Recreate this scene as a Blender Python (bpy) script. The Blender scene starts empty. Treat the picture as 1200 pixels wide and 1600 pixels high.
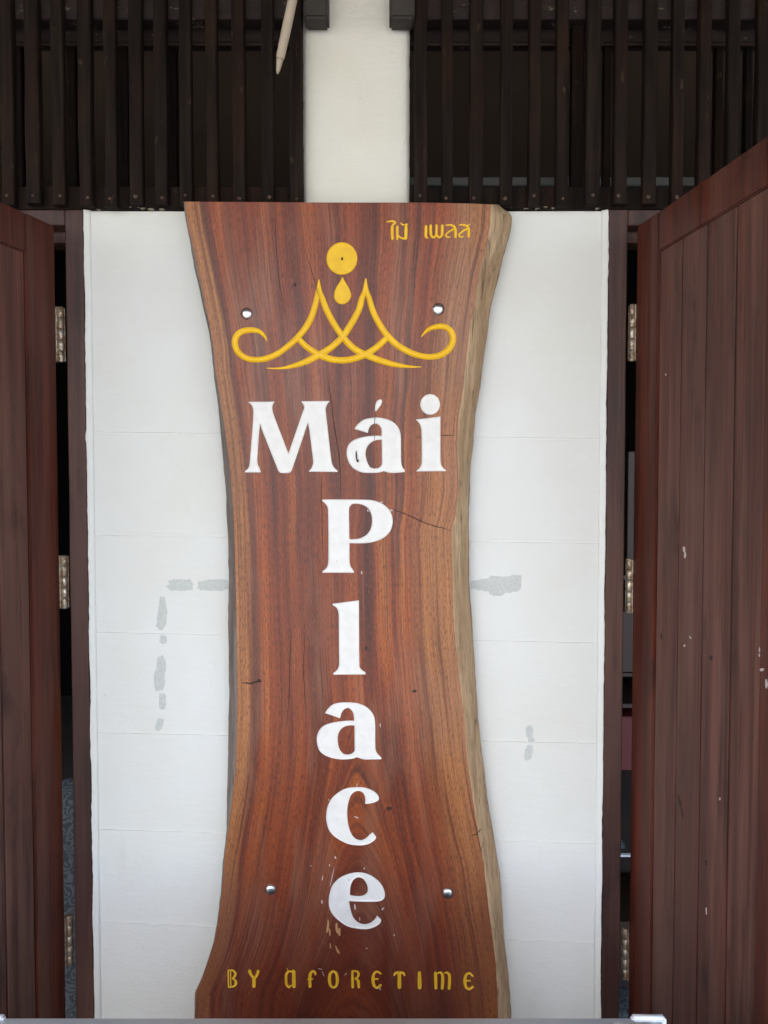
import bpy, bmesh, math, random
import numpy as np
from mathutils import Vector, Matrix, noise as mnoise
from mathutils.geometry import delaunay_2d_cdt
random.seed(7)
S = bpy.context.scene
COL = S.collection
R = math.radians
# ---------------------------------------------------------------- camera
FPX = 1209.0; CY = -1.81; CZ = 1.42; PIT = R(2.04)
cd = bpy.data.cameras.new('camera'); cam = bpy.data.objects.new('camera', cd); COL.objects.link(cam)
cam.location = (0, CY, CZ); cam.rotation_euler = (R(90) - PIT, 0, 0)
cd.sensor_fit = 'VERTICAL'; cd.sensor_height = 36.0; cd.sensor_width = 27.0
cd.lens = FPX / 1600 * 36.0; cd.clip_start = 0.05; cd.clip_end = 500
S.camera = cam
# ---------------------------------------------------------------- light
SUN_EL, SUN_AZ = R(56), R(200)      # azimuth from +y clockwise: the sun stands behind the camera, a little to the left
w = bpy.data.worlds.new('World'); S.world = w; w.use_nodes = True
wn = w.node_tree; wn.nodes.clear()
sky = wn.nodes.new('ShaderNodeTexSky'); sky.sky_type = 'NISHITA'; sky.sun_disc = False
sky.sun_elevation = SUN_EL; sky.sun_rotation = SUN_AZ; sky.air_density = 1.0; sky.dust_density = 3.2; sky.ozone_density = 1.0
bg = wn.nodes.new('ShaderNodeBackground'); bg.inputs[1].default_value = 0.15
wo = wn.nodes.new('ShaderNodeOutputWorld')
wn.links.new(sky.outputs[0], bg.inputs[0]); wn.links.new(bg.outputs[0], wo.inputs[0])
sd = bpy.data.lights.new('sun', 'SUN'); sd.energy = 1.6; sd.angle = R(12); sd.color = (1, .96, .90)
sun = bpy.data.objects.new('sun', sd); COL.objects.link(sun)
d = Vector((math.sin(SUN_AZ) * math.cos(SUN_EL), math.cos(SUN_AZ) * math.cos(SUN_EL), math.sin(SUN_EL)))
sun.rotation_euler = d.to_track_quat('Z', 'Y').to_euler(); sun.location = d * 20
S.view_settings.view_transform = 'Standard'; S.view_settings.look = 'None'
S.view_settings.exposure = 2.22; S.view_settings.gamma = 1; S.view_settings.use_curve_mapping = False

# ---------------------------------------------------------------- helpers
def P(px, py, Y=0.0):
    """the point of depth plane y=Y that the photograph shows at pixel (px, py)"""
    X = (px - 600) / FPX; V = (800 - py) / FPX
    dy = math.cos(PIT) + V * math.sin(PIT); dz = -math.sin(PIT) + V * math.cos(PIT)
    k = (Y - CY) / dy
    return Vector((X * k, Y, CZ + dz * k))
def tag(o, label=None, cat=None, group=None, kind=None):
    if label: o['label'] = label
    if cat: o['category'] = cat
    if group: o['group'] = group
    if kind: o['kind'] = kind
    return o
def empty(name, loc=(0, 0, 0), rz=0.0, parent=None):
    o = bpy.data.objects.new(name, None); COL.objects.link(o); o.location = loc; o.rotation_euler = (0, 0, rz)
    o.empty_display_size = .05
    if parent: o.parent = parent
    return o
def link(name, me, mat, parent=None):
    o = bpy.data.objects.new(name, me); COL.objects.link(o)
    if mat:
        for m in (mat if isinstance(mat, (list, tuple)) else [mat]): me.materials.append(m)
    if parent: o.parent = parent
    return o
def bmobj(name, bm, mat, parent=None, smooth=False):
    me = bpy.data.meshes.new(name); bmesh.ops.recalc_face_normals(bm, faces=bm.faces[:]); bm.to_mesh(me); bm.free()
    if smooth: me.polygons.foreach_set('use_smooth', [True] * len(me.polygons))
    return link(name, me, mat, parent)
def box(bm, x0, x1, y0, y1, z0, z1, bev=0.0, seg=1):
    g = bmesh.ops.create_cube(bm, size=1.0)
    vs = g['verts']
    for v in vs:
        v.co = Vector(((x0 + x1) / 2 + v.co.x * (x1 - x0), (y0 + y1) / 2 + v.co.y * (y1 - y0), (z0 + z1) / 2 + v.co.z * (z1 - z0)))
    if bev > 0:
        es = list({e for v in vs for e in v.link_edges})
        bmesh.ops.bevel(bm, geom=es, offset=bev, segments=seg, affect='EDGES', clamp_overlap=True)
def boxobj(name, ext, mat, parent=None, bev=0.0, seg=1, smooth=False):
    bm = bmesh.new(); box(bm, *ext, bev=bev, seg=seg); return bmobj(name, bm, mat, parent, smooth)
def wobbly_bar(bm, x0, x1, y0, y1, z0, z1, n=24, amp=.0012, seed=0.0, chip=0.0):
    """an upright bar whose edges wander and whose corners are worn"""
    rings = []
    b = min(.0025, (x1 - x0) * .15)
    for i in range(n + 1):
        z = z0 + (z1 - z0) * i / n
        def q(k, s=6.0): return (mnoise.noise(Vector((z * s, k * 7.3, seed)))) * amp
        a = [(x0 + b + q(1), y0), (x1 - b + q(2), y0), (x1 + q(2), y0 + b), (x1 + q(3), y1), (x0 + q(4), y1), (x0 + q(1), y0 + b)]
        rings.append([bm.verts.new((p[0], p[1] + q(9 + j) * .6, z)) for j, p in enumerate(a)])
    for A, B in zip(rings, rings[1:]):
        for j in range(6): bm.faces.new((A[j], A[(j + 1) % 6], B[(j + 1) % 6], B[j]))
    bm.faces.new(rings[0]); bm.faces.new(rings[-1][::-1])
def lathe(bm, prof, c, axis='Y', n=20):
    rings = []
    for r, h in prof:
        ring = []
        for i in range(n):
            a = 2 * math.pi * i / n
            if axis == 'Y': co = (c[0] + r * math.cos(a), c[1] + h, c[2] + r * math.sin(a))
            else: co = (c[0] + r * math.cos(a), c[1] + r * math.sin(a), c[2] + h)
            ring.append(bm.verts.new(co))
        rings.append(ring)
    for A, B in zip(rings, rings[1:]):
        for j in range(n): bm.faces.new((A[j], A[(j + 1) % n], B[(j + 1) % n], B[j]))
    bm.faces.new(rings[0]); bm.faces.new(rings[-1][::-1])

# ---------------------------------------------------------------- materials
class N:
    """small node builder"""
    def __init__(s, name):
        s.m = bpy.data.materials.new(name); s.m.use_nodes = True; s.t = s.m.node_tree; s.t.nodes.clear()
        s.out = s.t.nodes.new('ShaderNodeOutputMaterial'); s.b = s.t.nodes.new('ShaderNodeBsdfPrincipled')
        s.t.links.new(s.b.outputs[0], s.out.inputs[0])
    def n(s, t, **k):
        o = s.t.nodes.new('ShaderNode' + t)
        for a, v in k.items(): setattr(o, a, v)
        return o
    def L(s, a, b): s.t.links.new(a, b)
    def put(s, sock, v):
        if isinstance(v, bpy.types.NodeSocket): s.L(v, sock)
        elif v is not None:
            try: sock.default_value = v
            except Exception: sock.default_value = (*v, 1)
    def math(s, op, a, b=None, c=None, clamp=False):
        o = s.n('Math', operation=op, use_clamp=clamp); s.put(o.inputs[0], a); s.put(o.inputs[1], b)
        if c is not None: s.put(o.inputs[2], c)
        return o.outputs[0]
    def attr(s, name): return s.n('Attribute', attribute_name=name).outputs['Fac']
    def comb(s, x=0., y=0., z=0.):
        o = s.n('CombineXYZ'); s.put(o.inputs[0], x); s.put(o.inputs[1], y); s.put(o.inputs[2], z); return o.outputs[0]
    def pos(s):
        return s.n('TexCoord').outputs['Object']
    def scale(s, v, sc, off=None):
        o = s.n('VectorMath', operation='MULTIPLY'); s.L(v, o.inputs[0]); o.inputs[1].default_value = sc
        r = o.outputs[0]
        if off is not None:
            a = s.n('VectorMath', operation='ADD'); s.L(r, a.inputs[0]); s.put(a.inputs[1], off); r = a.outputs[0]
        return r
    def noise(s, v, scale=1.0, detail=3.0, rough=.55, dist=0.0):
        o = s.n('TexNoise'); s.L(v, o.inputs['Vector']); o.inputs['Scale'].default_value = scale
        o.inputs['Detail'].default_value = detail; o.inputs['Roughness'].default_value = rough; o.inputs['Distortion'].default_value = dist
        return o.outputs['Fac']
    def ramp(s, f, stops, interp='LINEAR'):
        o = s.n('ValToRGB'); o.color_ramp.interpolation = interp; s.L(f, o.inputs[0])
        e = o.color_ramp.elements
        while len(e) < len(stops): e.new(.5)
        for el, (p, c) in zip(e, stops):
            el.position = p; el.color = (*c, 1) if isinstance(c, (tuple, list)) else (c, c, c, 1)
        return o.outputs[0]
    def mr(s, f, a, b, c=0., d=1.):
        o = s.n('MapRange'); o.clamp = True; s.L(f, o.inputs[0])
        for i, v in enumerate((a, b, c, d)): o.inputs[i + 1].default_value = v
        return o.outputs[0]
    def mix(s, f, a, b, mode='MIX'):
        o = s.n('Mix', data_type='RGBA', blend_type=mode); s.put(o.inputs[0], f)
        for i, v in ((6, a), (7, b)):
            if isinstance(v, bpy.types.NodeSocket): s.L(v, o.inputs[i])
            else: o.inputs[i].default_value = (*v, 1)
        return o.outputs[2]
    def rand(s): return s.n('ObjectInfo').outputs['Random']
    def bump(s, h, strength=.3, dist=.002, normal=None):
        o = s.n('Bump'); o.inputs['Strength'].default_value = strength; o.inputs['Distance'].default_value = dist
        s.L(h, o.inputs['Height'])
        if normal: s.L(normal, o.inputs['Normal'])
        return o.outputs[0]
    def set(s, **k):
        for a, v in k.items(): s.put(s.b.inputs[a.replace('_', ' ')], v)
        return s
# paint on the blocks
def mat_wallpaint(name, base=(.755, .755, .71), bumpy=1.0):
    k = N(name); p = k.pos()
    big = k.noise(p, 3.0, 4); fine = k.noise(k.scale(p, (1, 1, 1.6)), 160, 3, .6); mid = k.noise(k.scale(p, (1, 1, 3.0)), 22, 4)
    c = k.mix(k.mr(big, .35, .7), base, (base[0] * .95, base[1] * .935, base[2] * .89))
    dirt = k.mr(k.noise(k.scale(p, (1, 1, .35)), 9, 6, .7), .62, .78, 0, .35)
    c = k.mix(dirt, c, (.60, .57, .50))
    speck = k.mr(k.noise(p, 75, 2), .765, .80, 0, .55)
    c = k.mix(speck, c, (.25, .22, .18))
    h = k.math('ADD', k.math('MULTIPLY', fine, .5), k.math('MULTIPLY', mid, .9))
    k.set(Base_Color=c, Roughness=.55, Normal=k.bump(h, .55 * bumpy, .0018)); k.b.inputs['Specular IOR Level'].default_value = .35
    return k.m
M_wall = mat_wallpaint('wall_paint', bumpy=1.6)
M_plaster = mat_wallpaint('pillar_plaster', (.75, .735, .65), 1.9)  # cream tone: warm light high on the wall put into the colour
k = N('bare_plaster'); p = k.pos()
k.set(Base_Color=k.ramp(k.noise(p, 220, 4, .7), [(.3, (.50, .51, .47)), (.7, (.63, .64, .59))]), Roughness=.95, Normal=k.bump(k.noise(p, 300, 3), .6, .002)); M_bare = k.m
# door and frame timber
def mat_doorwood(name, dark, mid, red, rough=.38, grey=.5, off=0.0, coat=.15):
    k = N(name); p = k.pos(); r = k.rand()
    o = k.comb(k.math('MULTIPLY', r, 7.0), k.math('MULTIPLY', r, 3.0), k.math('MULTIPLY', r, 11.0))
    g = k.noise(k.scale(p, (55, 55, 1.3), o), 1, 5, .6, .25)
    f = k.noise(k.scale(p, (420, 420, 9.0), o), 1, 3, .65)
    big = k.noise(k.scale(p, (6, 6, 1.5), o), 1, 4, .55)
    c = k.ramp(g, [(.30, dark), (.52, mid), (.72, red)])
    c = k.mix(k.mr(f, .35, .50, .45, 0), c, dark)
    c = k.mix(k.mr(r, 0, 1, 0, .35), c, mid)
    wear = k.math('MULTIPLY', k.mr(big, .45, .68), grey)
    c = k.mix(wear, c, (.125, .058, .042))
    stain = k.mr(k.noise(k.scale(p, (9, 9, 2.6), o), 1, 5, .7), .53, .66, 0, .7)
    c = k.mix(stain, c, tuple(v * .8 for v in dark))
    ro = k.mr(big, .3, .7, rough, rough + .2)
    h = k.math('ADD', k.math('MULTIPLY', f, .5), g)
    c = k.mix(k.mr(k.noise(k.scale(p, (160, 160, 2.2), o), 1, 3, .6), .56, .66, 0, .45), c, tuple(min(1, v * 1.9) for v in mid))
    c = k.mix(k.mr(k.noise(k.scale(p, (24, 24, 1.1), o), 1, 3, .6), .50, .62, 0, grey * .55), c, (.185, .088, .060))
    drip = k.mr(k.noise(k.scale(p, (70, 70, 2.8), o), 1, 4, .7), .60, .70, 0, .6)
    c = k.mix(drip, c, tuple(v * .5 for v in dark))
    k.set(Base_Color=c, Roughness=ro, Normal=k.bump(h, .35, .0014)); k.b.inputs['Specular IOR Level'].default_value = .38
    return k.m
M_door = mat_doorwood('door_timber', (.022, .0045, .0025), (.074, .012, .004), (.145, .022, .0055), .42, .3, 0., 0.)
M_board = mat_doorwood('door_board', (.026, .009, .006), (.092, .029, .018), (.150, .048, .028), .48, .7, 0., 0.)
M_frame = mat_doorwood('frame_timber', (.028, .012, .009), (.055, .022, .016), (.072, .027, .018), .36, .4)
k = N('lattice_timber'); p = k.pos(); r = k.rand()
o = k.comb(k.math('MULTIPLY', r, 5.0), 0., k.math('MULTIPLY', r, 9.0))
g = k.noise(k.scale(p, (60, 60, 3), o), 1, 5, .65); f = k.noise(k.scale(p, (300, 300, 30), o), 1, 4, .7)
c = k.ramp(g, [(.3, (.005, .0035, .003)), (.5, (.012, .008, .006)), (.75, (.026, .016, .011))])
c = k.mix(k.mr(k.noise(k.scale(p, (12, 12, 5), o), 1, 3), .5, .7, 0, .5), c, (.030, .012, .007))
c = k.mix(k.mr(k.noise(k.scale(p, (70, 70, 25), o), 1, 3), .67, .74, 0, .6), c, (.065, .042, .024))
k.set(Base_Color=c, Roughness=.78, Normal=k.bump(f, .45, .0015)); k.b.inputs['Specular IOR Level'].default_value = .10; M_lat = k.m
k = N('header_timber'); p = k.pos()
g = k.noise(k.scale(p, (5, 40, 60)), 1, 5, .7)
c = k.ramp(g, [(.3, (.008, .004, .003)), (.55, (.020, .009, .006)), (.8, (.045, .024, .015))])
c = k.mix(k.mr(k.noise(k.scale(p, (30, 30, 60)), 1, 5, .75), .62, .70, 0, .8), c, (.27, .22, .16))
k.set(Base_Color=c, Roughness=.75, Normal=k.bump(g, .6, .002)); M_head = k.m
def mat_plain(name, c1, c2, sc=20, rough=.6, metallic=0.0, b=.2, bd=.001, stretch=(1, 1, 1)):
    k = N(name); n = k.noise(k.scale(k.pos(), stretch), sc, 4, .6)
    k.set(Base_Color=k.mix(n, c1, c2), Roughness=rough, Metallic=metallic, Normal=k.bump(n, b, bd))
    if rough >= .95: k.b.inputs['Specular IOR Level'].default_value = 0.05
    return k.m
M_beamend = mat_plain('beam_end_timber', (.026, .021, .017), (.048, .040, .032), 40, .8, 0, .5, .002, (1, 1, .2))
M_pipe = mat_plain('weathered_pipe', (.30, .24, .16), (.52, .44, .33), 25, .6, 0, .3, .001, (1, 1, .4))
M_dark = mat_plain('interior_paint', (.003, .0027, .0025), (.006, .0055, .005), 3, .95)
M_ledge = mat_plain('pale_ledge', (.08, .08, .075), (.13, .13, .12), 30, .6)
M_ground = mat_plain('concrete', (.24, .235, .225), (.36, .35, .335), 6, .9, 0, .4, .004)
M_porch = mat_plain('added_floor_dark', (.085, .09, .10), (.13, .135, .15), 5, .55, 0, .2, .002)
M_ceil = mat_plain('porch_ceiling', (.08, .052, .032), (.12, .08, .05), 5, .8, 0, .2, .002, (1, .2, 1))
M_floorin = mat_plain('inner_floor', (.06, .05, .045), (.10, .085, .075), 4, .5)
M_plastic = mat_plain('pale_plastic', (.72, .75, .76), (.80, .82, .83), 12, .38, 0, .05, .0005)
M_plastic2 = mat_plain('paler_plastic', (.80, .82, .83), (.84, .86, .86), 12, .35, 0, .05, .0005)
M_redbox = mat_plain('crimson_paint', (.085, .007, .012), (.12, .011, .017), 10, .45)
M_shelf = mat_plain('brown_shelf', (.022, .011, .008), (.04, .019, .013), 15, .5, 0, .1, .001, (1, 1, .2))
M_white = mat_plain('white_strip', (.75, .77, .8), (.82, .84, .86), 10, .4)
k = N('hinge_steel'); p = k.pos(); n = k.noise(p, 85, 5, .7); n2 = k.noise(k.scale(p, (1, 1, .5)), 190, 3)
c = k.ramp(n, [(.36, (.13, .055, .022)), (.48, (.30, .22, .14)), (.58, (.52, .46, .37))])
c = k.mix(k.mr(n2, .60, .66), c, (.10, .05, .03))
k.set(Base_Color=c, Metallic=k.mr(n, .4, .6, .15, .85), Roughness=.38, Normal=k.bump(n, .3, .0006)); M_hinge = k.m
k = N('bolt_steel'); n = k.noise(k.pos(), 900, 3)
k.set(Base_Color=k.mix(n, (.62, .62, .60), (.78, .78, .76)), Metallic=1.0, Roughness=.30, Normal=k.bump(n, .12, .0003)); M_bolt = k.m
k = N('nail_rust'); n = k.noise(k.pos(), 260, 3)
k.set(Base_Color=k.ramp(n, [(.35, (.03, .014, .009)), (.55, (.09, .042, .025)), (.7, (.20, .15, .12))]), Roughness=.6, Metallic=.2); M_nail = k.m
# batik cloth: pale grey-blue with dark scrolls
k = N('batik_cloth'); p = k.pos()
dn = k.n('TexNoise'); k.L(p, dn.inputs['Vector']); dn.inputs['Scale'].default_value = 26; dn.inputs['Detail'].default_value = 1
dv = k.scale(dn.outputs['Color'], (.075, .075, .075)); ad = k.n('VectorMath', operation='ADD'); k.L(p, ad.inputs[0]); k.L(dv, ad.inputs[1])
vo = k.n('TexVoronoi', feature='F1'); k.L(ad.outputs[0], vo.inputs['Vector']); vo.inputs['Scale'].default_value = 24
sw = k.math('SINE', k.math('MULTIPLY', vo.outputs['Distance'], 26))
c = k.mix(k.mr(sw, -.1, .25), (.022, .026, .029), (.062, .070, .075))
k.set(Base_Color=c, Roughness=.85); M_batik = k.m
# signboard face: reddish varnished hardwood, grain driven by the ring field stored on the mesh
def sign_wood():
    k = N('varnished_slab'); p = k.pos()
    ring = k.attr('ring'); side = k.attr('side'); vv = k.attr('along'); eL = k.attr('edge_l'); eR = k.attr('edge_r')
    warp = k.math('MULTIPLY', k.math('SUBTRACT', k.noise(k.scale(p, (5, 0, 2.0)), 1, 4), .5), .018)
    rg = k.math('ADD', ring, warp)
    broad = k.noise(k.comb(k.math('MULTIPLY', rg, 27), k.math('MULTIPLY', vv, .55), side), 1, 3, .55)
    lines = k.noise(k.comb(k.math('MULTIPLY', rg, 120), k.math('MULTIPLY', vv, .9), side), 1, 2.5, .6)
    fine = k.noise(k.comb(k.math('MULTIPLY', rg, 420), k.math('MULTIPLY', vv, 4.0), side), 1, 2, .6)
    pores = k.noise(k.scale(p, (950, 0, 75)), 1, 2, .6)
    blot = k.noise(k.scale(p, (7, 0, 1.6)), 1, 4, .6)
    c = k.ramp(broad, [(.28, (.058, .012, .006)), (.41, (.145, .027, .009)), (.52, (.245, .047, .012)), (.62, (.36, .082, .016)), (.74, (.50, .155, .030))])
    # sapwood towards the two edges
    jl = k.math('MULTIPLY', k.math('SUBTRACT', broad, .5), .05)
    fl = k.mr(k.math('ADD', eL, k.math('MULTIPLY', jl, .3)), .026, .038, .85, 0)
    fr = k.mr(k.math('ADD', eR, jl), .045, .105, .88, 0)
    sapl = k.ramp(lines, [(.3, (.27, .095, .030)), (.55, (.44, .18, .060)), (.75, (.62, .28, .085))])
    c = k.mix(fl, c, sapl); c = k.mix(fr, c, sapl)
    # dark line between sapwood and heart on the left, vivid orange wood in broad patches on the right
    c = k.mix(k.math('MULTIPLY', k.mr(eR, .03, .13, 1, 0), k.mr(k.noise(k.scale(p, (4, 0, 1.6), (.7, 0, .2)), 1, 3), .45, .62, 0, .55)), c, (.46, .135, .025))
    el = k.math('ADD', eL, k.math('MULTIPLY', jl, .25))
    c = k.mix(k.math('MULTIPLY', k.mr(el, .032, .037, 0, .6), k.mr(el, .040, .050, 1, 0)), c, (.075, .028, .018))
    # dark growth lines
    dl = k.mr(lines, .30, .44, .52, 0)
    dl2 = k.mr(k.noise(k.comb(k.math('MULTIPLY', rg, 62), k.math('MULTIPLY', vv, .5), k.math('ADD', side, 3.7)), 1, 1.5, .5), .28, .35, .60, 0)
    c = k.mix(dl, c, (.052, .017, .012)); c = k.mix(dl2, c, (.030, .012, .010))
    c = k.mix(k.mr(fine, .36, .52, .45, 0), c, (.070, .020, .012))
    c = k.mix(k.mr(fine, .58, .70, 0, .30), c, (.36, .13, .055))
    c = k.mix(k.mr(pores, .36, .48, .78, 0), c, (.045, .016, .012))
    c = k.mix(k.mr(pores, .56, .68, 0, .22), c, (.42, .20, .11))
    c = k.mix(k.mr(blot, .52, .72, 0, .42), c, (.070, .028, .022))
    wornm = k.math('MULTIPLY', k.mr(k.noise(k.scale(p, (9, 0, 2.2), (3.1, 0, 1.7)), 1, 3, .6), .50, .64, 0, .55), k.mr(fine, .3, .6))
    c = k.mix(wornm, c, (.30, .145, .085))
    c = k.mix(k.mr(k.noise(k.scale(p, (260, 0, 6)), 1, 3, .7), .60, .68, 0, .5), c, (.050, .018, .012))
    # maroon root end, also darkened: shade at the foot put into the colour
    c = k.mix(k.mr(k.math('ADD', vv, k.math('MULTIPLY', broad, .5)), 1.5, 1.9, 0, .45), c, (.085, .016, .012))
    h = k.math('ADD', k.math('MULTIPLY', pores, .7), k.math('MULTIPLY', fine, .5))
    ro = k.mr(blot, .3, .7, .34, .46)
    k.set(Base_Color=c, Roughness=ro, Normal=k.bump(h, .28, .0007)); k.b.inputs['Specular IOR Level'].default_value = .42
    return k.m
M_sign = sign_wood()
def mat_liveedge(name, stops, darkcol, sp=.25):
    k = N(name); p = k.pos()
    g = k.noise(k.scale(p, (34, 34, 3.2)), 1, 6, .68, .6); f = k.noise(k.scale(p, (260, 260, 16)), 1, 3, .65)
    c = k.ramp(g, stops)
    c = k.mix(k.mr(k.noise(k.scale(p, (60, 60, 5)), 1, 4, .7, .8), .33, .41, .9, 0), c, darkcol)
    c = k.mix(k.mr(f, .35, .5, .4, 0), c, darkcol)
    k.set(Base_Color=c, Roughness=.62, Normal=k.bump(k.math('ADD', g, k.math('MULTIPLY', f, .3)), .7, .004)); return k.m
M_liveR = mat_liveedge('pale_live_edge', [(.28, (.26, .155, .080)), (.45, (.42, .275, .15)), (.6, (.52, .36, .205)), (.78, (.60, .45, .28))], (.12, .072, .042))
M_liveL = mat_liveedge('grey_live_edge', [(.28, (.080, .060, .050)), (.5, (.19, .145, .12)), (.75, (.34, .28, .23))], (.03, .018, .013))
def mat_paint(name, c1, c2, rough):
    k = N(name); p = k.pos(); n = k.noise(k.scale(p, (1, 1, .25)), 300, 4, .6); b = k.noise(p, 40, 3)
    c = k.mix(k.mr(b, .35, .65), c1, c2)
    c = k.mix(k.mr(k.noise(k.scale(p, (1, 1, .3)), 210, 3), .72, .76, 0, .5), c, (.35, .22, .15))
    k.set(Base_Color=c, Roughness=rough, Normal=k.bump(n, .45, .0008)); return k.m
M_letw = mat_paint('white_letter_paint', (.74, .71, .655), (.79, .77, .72), .5)
M_lety = mat_paint('yellow_letter_paint', (.78, .44, .002), (.84, .50, .004), .5)
M_letp = mat_paint('gold_lower_paint', (.74, .42, .012), (.80, .48, .02), .5)
M_crack = mat_plain('crack_shade_and_knot', (.030, .014, .010), (.06, .03, .02), 100, .9)  # shade in cracks and grooves put into colour; also plain dark knots, scars
M_tan = mat_plain('bare_tan_wood', (.38, .19, .07), (.50, .29, .13), 120, .8, 0, .3, .001, (1, 1, .15))
M_filler = mat_plain('old_filler', (.16, .13, .095), (.34, .30, .23), 160, .95, 0, .5, .002)
M_chip = mat_plain('pale_chip', (.34, .27, .24), (.60, .53, .50), 300, .7)

# ---------------------------------------------------------------- ground, porch roof, room behind
def structure(name, o): o.name = name; o['kind'] = 'structure'; return o
bm = bmesh.new(); box(bm, -60, 60, -90, 0.0, -.25, 0); structure('ground', bmobj('ground', bm, M_ground))
bm = bmesh.new(); box(bm, -3.6, 3.6, -2.9, 0.0, -.02, .006); structure('added_porch_floor', bmobj('added_porch_floor', bm, M_porch))  # unseen dark floor, added to cut the warm bounce on the lower wall
bm = bmesh.new(); box(bm, -2.6, 2.6, 0.004, 3.4, -.24, .012); structure('inner_floor', bmobj('inner_floor', bm, M_floorin))
bm = bmesh.new(); box(bm, -3.6, 3.6, -3.35, 3.4, 2.95, 3.02); structure('ceiling', bmobj('ceiling', bm, M_ceil))
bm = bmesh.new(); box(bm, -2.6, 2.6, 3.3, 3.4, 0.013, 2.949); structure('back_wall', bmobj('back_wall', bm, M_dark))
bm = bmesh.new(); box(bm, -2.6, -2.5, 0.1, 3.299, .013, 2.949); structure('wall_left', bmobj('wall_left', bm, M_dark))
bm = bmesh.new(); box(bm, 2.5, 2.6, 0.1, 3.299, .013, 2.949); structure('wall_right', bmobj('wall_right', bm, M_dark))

# ---------------------------------------------------------------- white block wall with its pillar
XL = P(140.5, 960).x; XR = P(943.5, 960).x; ZT = P(540, 327).z
wall = empty('block_wall', (0, 0, 0))
tag(wall, 'white painted block wall with grey bare patches, narrowing to a plastered pillar behind the sign', 'wall')
boxobj('mortar', (P(150, 960).x - .0006, P(934, 960).x + .0006, .0030, .112, 0, ZT - .004), M_wall, wall)
ROWS = [(328, 328), (678, 686), (836, 846), (988, 1001), (1145, 1158), (1297, 1314), (1443, 1468), (1603, 1632), (1712, 1742)]
XA, XB, XM = P(150, 960).x, P(934, 960).x, P(560, 960).x
def block(xa, xb, zta, ztb, zba, zbb, seed):
    """one painted block; its top and bottom edges run slightly out of level as laid"""
    bm = bmesh.new(); n = 14; g = .0010; e = .0022
    f0, f1, f2, f3 = [], [], [], []
    for i in range(n + 1):
        t = i / n; x = xa + (xb - xa) * t
        zt = zta + (ztb - zta) * t - g + mnoise.noise(Vector((x * 22, seed, 0))) * .0010
        zb = zba + (zbb - zba) * t + g + mnoise.noise(Vector((x * 22, seed, 5))) * .0010
        f0.append(bm.verts.new((x, .010, zb))); f1.append(bm.verts.new((x, mnoise.noise(Vector((x * 5, zb, seed))) * .0006, zb + e)))
        f2.append(bm.verts.new((x, mnoise.noise(Vector((x * 5, zt, seed))) * .0006, zt - e))); f3.append(bm.verts.new((x, .010, zt)))
    for A, B in ((f0, f1), (f1, f2), (f2, f3)):
        for i in range(n): bm.faces.new((A[i], A[i + 1], B[i + 1], B[i]))
    bm.faces.new([f0[0], f1[0], f2[0], f3[0]]); bm.faces.new([f0[-1], f1[-1], f2[-1], f3[-1]])
    bmobj('block', bm, M_wall, wall)
for i in range(len(ROWS) - 1):
    (a0, b0), (a1, b1) = ROWS[i], ROWS[i + 1]
    def zz(a, b, x):
        za, zb = P(245, a).z, P(845, b).z; xa_, xb_ = P(245, 960).x, P(845, 960).x
        return za + (zb - za) * (x - xa_) / (xb_ - xa_)
    m = XM + (.06 if i % 2 else -.06)
    for xa, xb in ((XA + .0005, m - .0009), (m + .0009, XB - .0005)):
        block(xa, xb, min(zz(a0, b0, xa), ZT), min(zz(a0, b0, xb), ZT), max(zz(a1, b1, xa), .001), max(zz(a1, b1, xb), .001), i * 3.1 + xa)
def edge_strip(x_in, x_out, s):
    """smooth plaster strip down the corner, its outer edge of ragged paint lapping on to the door frame"""
    bm = bmesh.new(); n = 260; cols = []
    for i in range(n + 1):
        z = ZT * i / n + .0
        r = mnoise.noise(Vector((z * 9, s * 3, 1))) * .0022 + mnoise.noise(Vector((z * 60, s * 3, 2))) * .0014
        lump = max(0, mnoise.noise(Vector((z * 16, s, 8))) - .45) * .010
        xo = x_out - s * r + (-s) * lump * (-1)
        cols.append([bm.verts.new(q) for q in ((x_in, .004, z), (x_in, -.0012, z), (x_in + (xo - x_in) * .3, -.0022, z), (x_in + (xo - x_in) * .85, -.0068, z), (xo, -.0062, z), (xo, .004, z))])
    for A, B in zip(cols, cols[1:]):
        for j in range(5): bm.faces.new((A[j], A[j + 1], B[j + 1], B[j]))
    bmobj('edge_strip', bm, M_wall, wall, True)
edge_strip(XA, XL, -1); edge_strip(XB, XR, 1)
boxobj('reveal', (XL + .001, XA - .001, .005, .112, 0, ZT - .002), M_wall, wall)
boxobj('reveal', (XB + .001, XR - .001, .005, .112, 0, ZT - .002), M_wall, wall)
# plastered pillar above
pxl, pxr = P(473.5, 180).x, P(640, 180).x
bm = bmesh.new(); nx, nz = 24, 60; grid = []
zt2 = 2.949
for j in range(nz + 1):
    z = ZT + .0005 + (zt2 - ZT) * j / nz; row = []
    for i in range(nx + 1):
        x = pxl + (pxr - pxl) * i / nx
        e = min(i, nx - i)
        if e == 0: x += mnoise.noise(Vector((z * 40, i, 3))) * .0016
        y = mnoise.noise(Vector((x * 9, 4, z * 9))) * .0018 - .001 + (.004 if e == 0 else 0)
        dd = math.hypot((x - P(556, 150).x) / .010, (z - P(556, 160).z) / .032); y -= .0035 * math.exp(-dd * dd)
        row.append(bm.verts.new((x, y, z)))
    grid.append(row)
for a, b in zip(grid, grid[1:]):
    for i in range(nx): bm.faces.new((a[i], a[i + 1], b[i + 1], b[i]))
for i in (0, nx):
    back = [bm.verts.new((grid[j][i].co.x, .11, grid[j][i].co.z)) for j in range(nz + 1)]
    for j in range(nz): bm.faces.new((grid[j][i], grid[j + 1][i], back[j + 1], back[j]))
bmobj('pillar', bm, M_plaster, wall, True)
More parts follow.
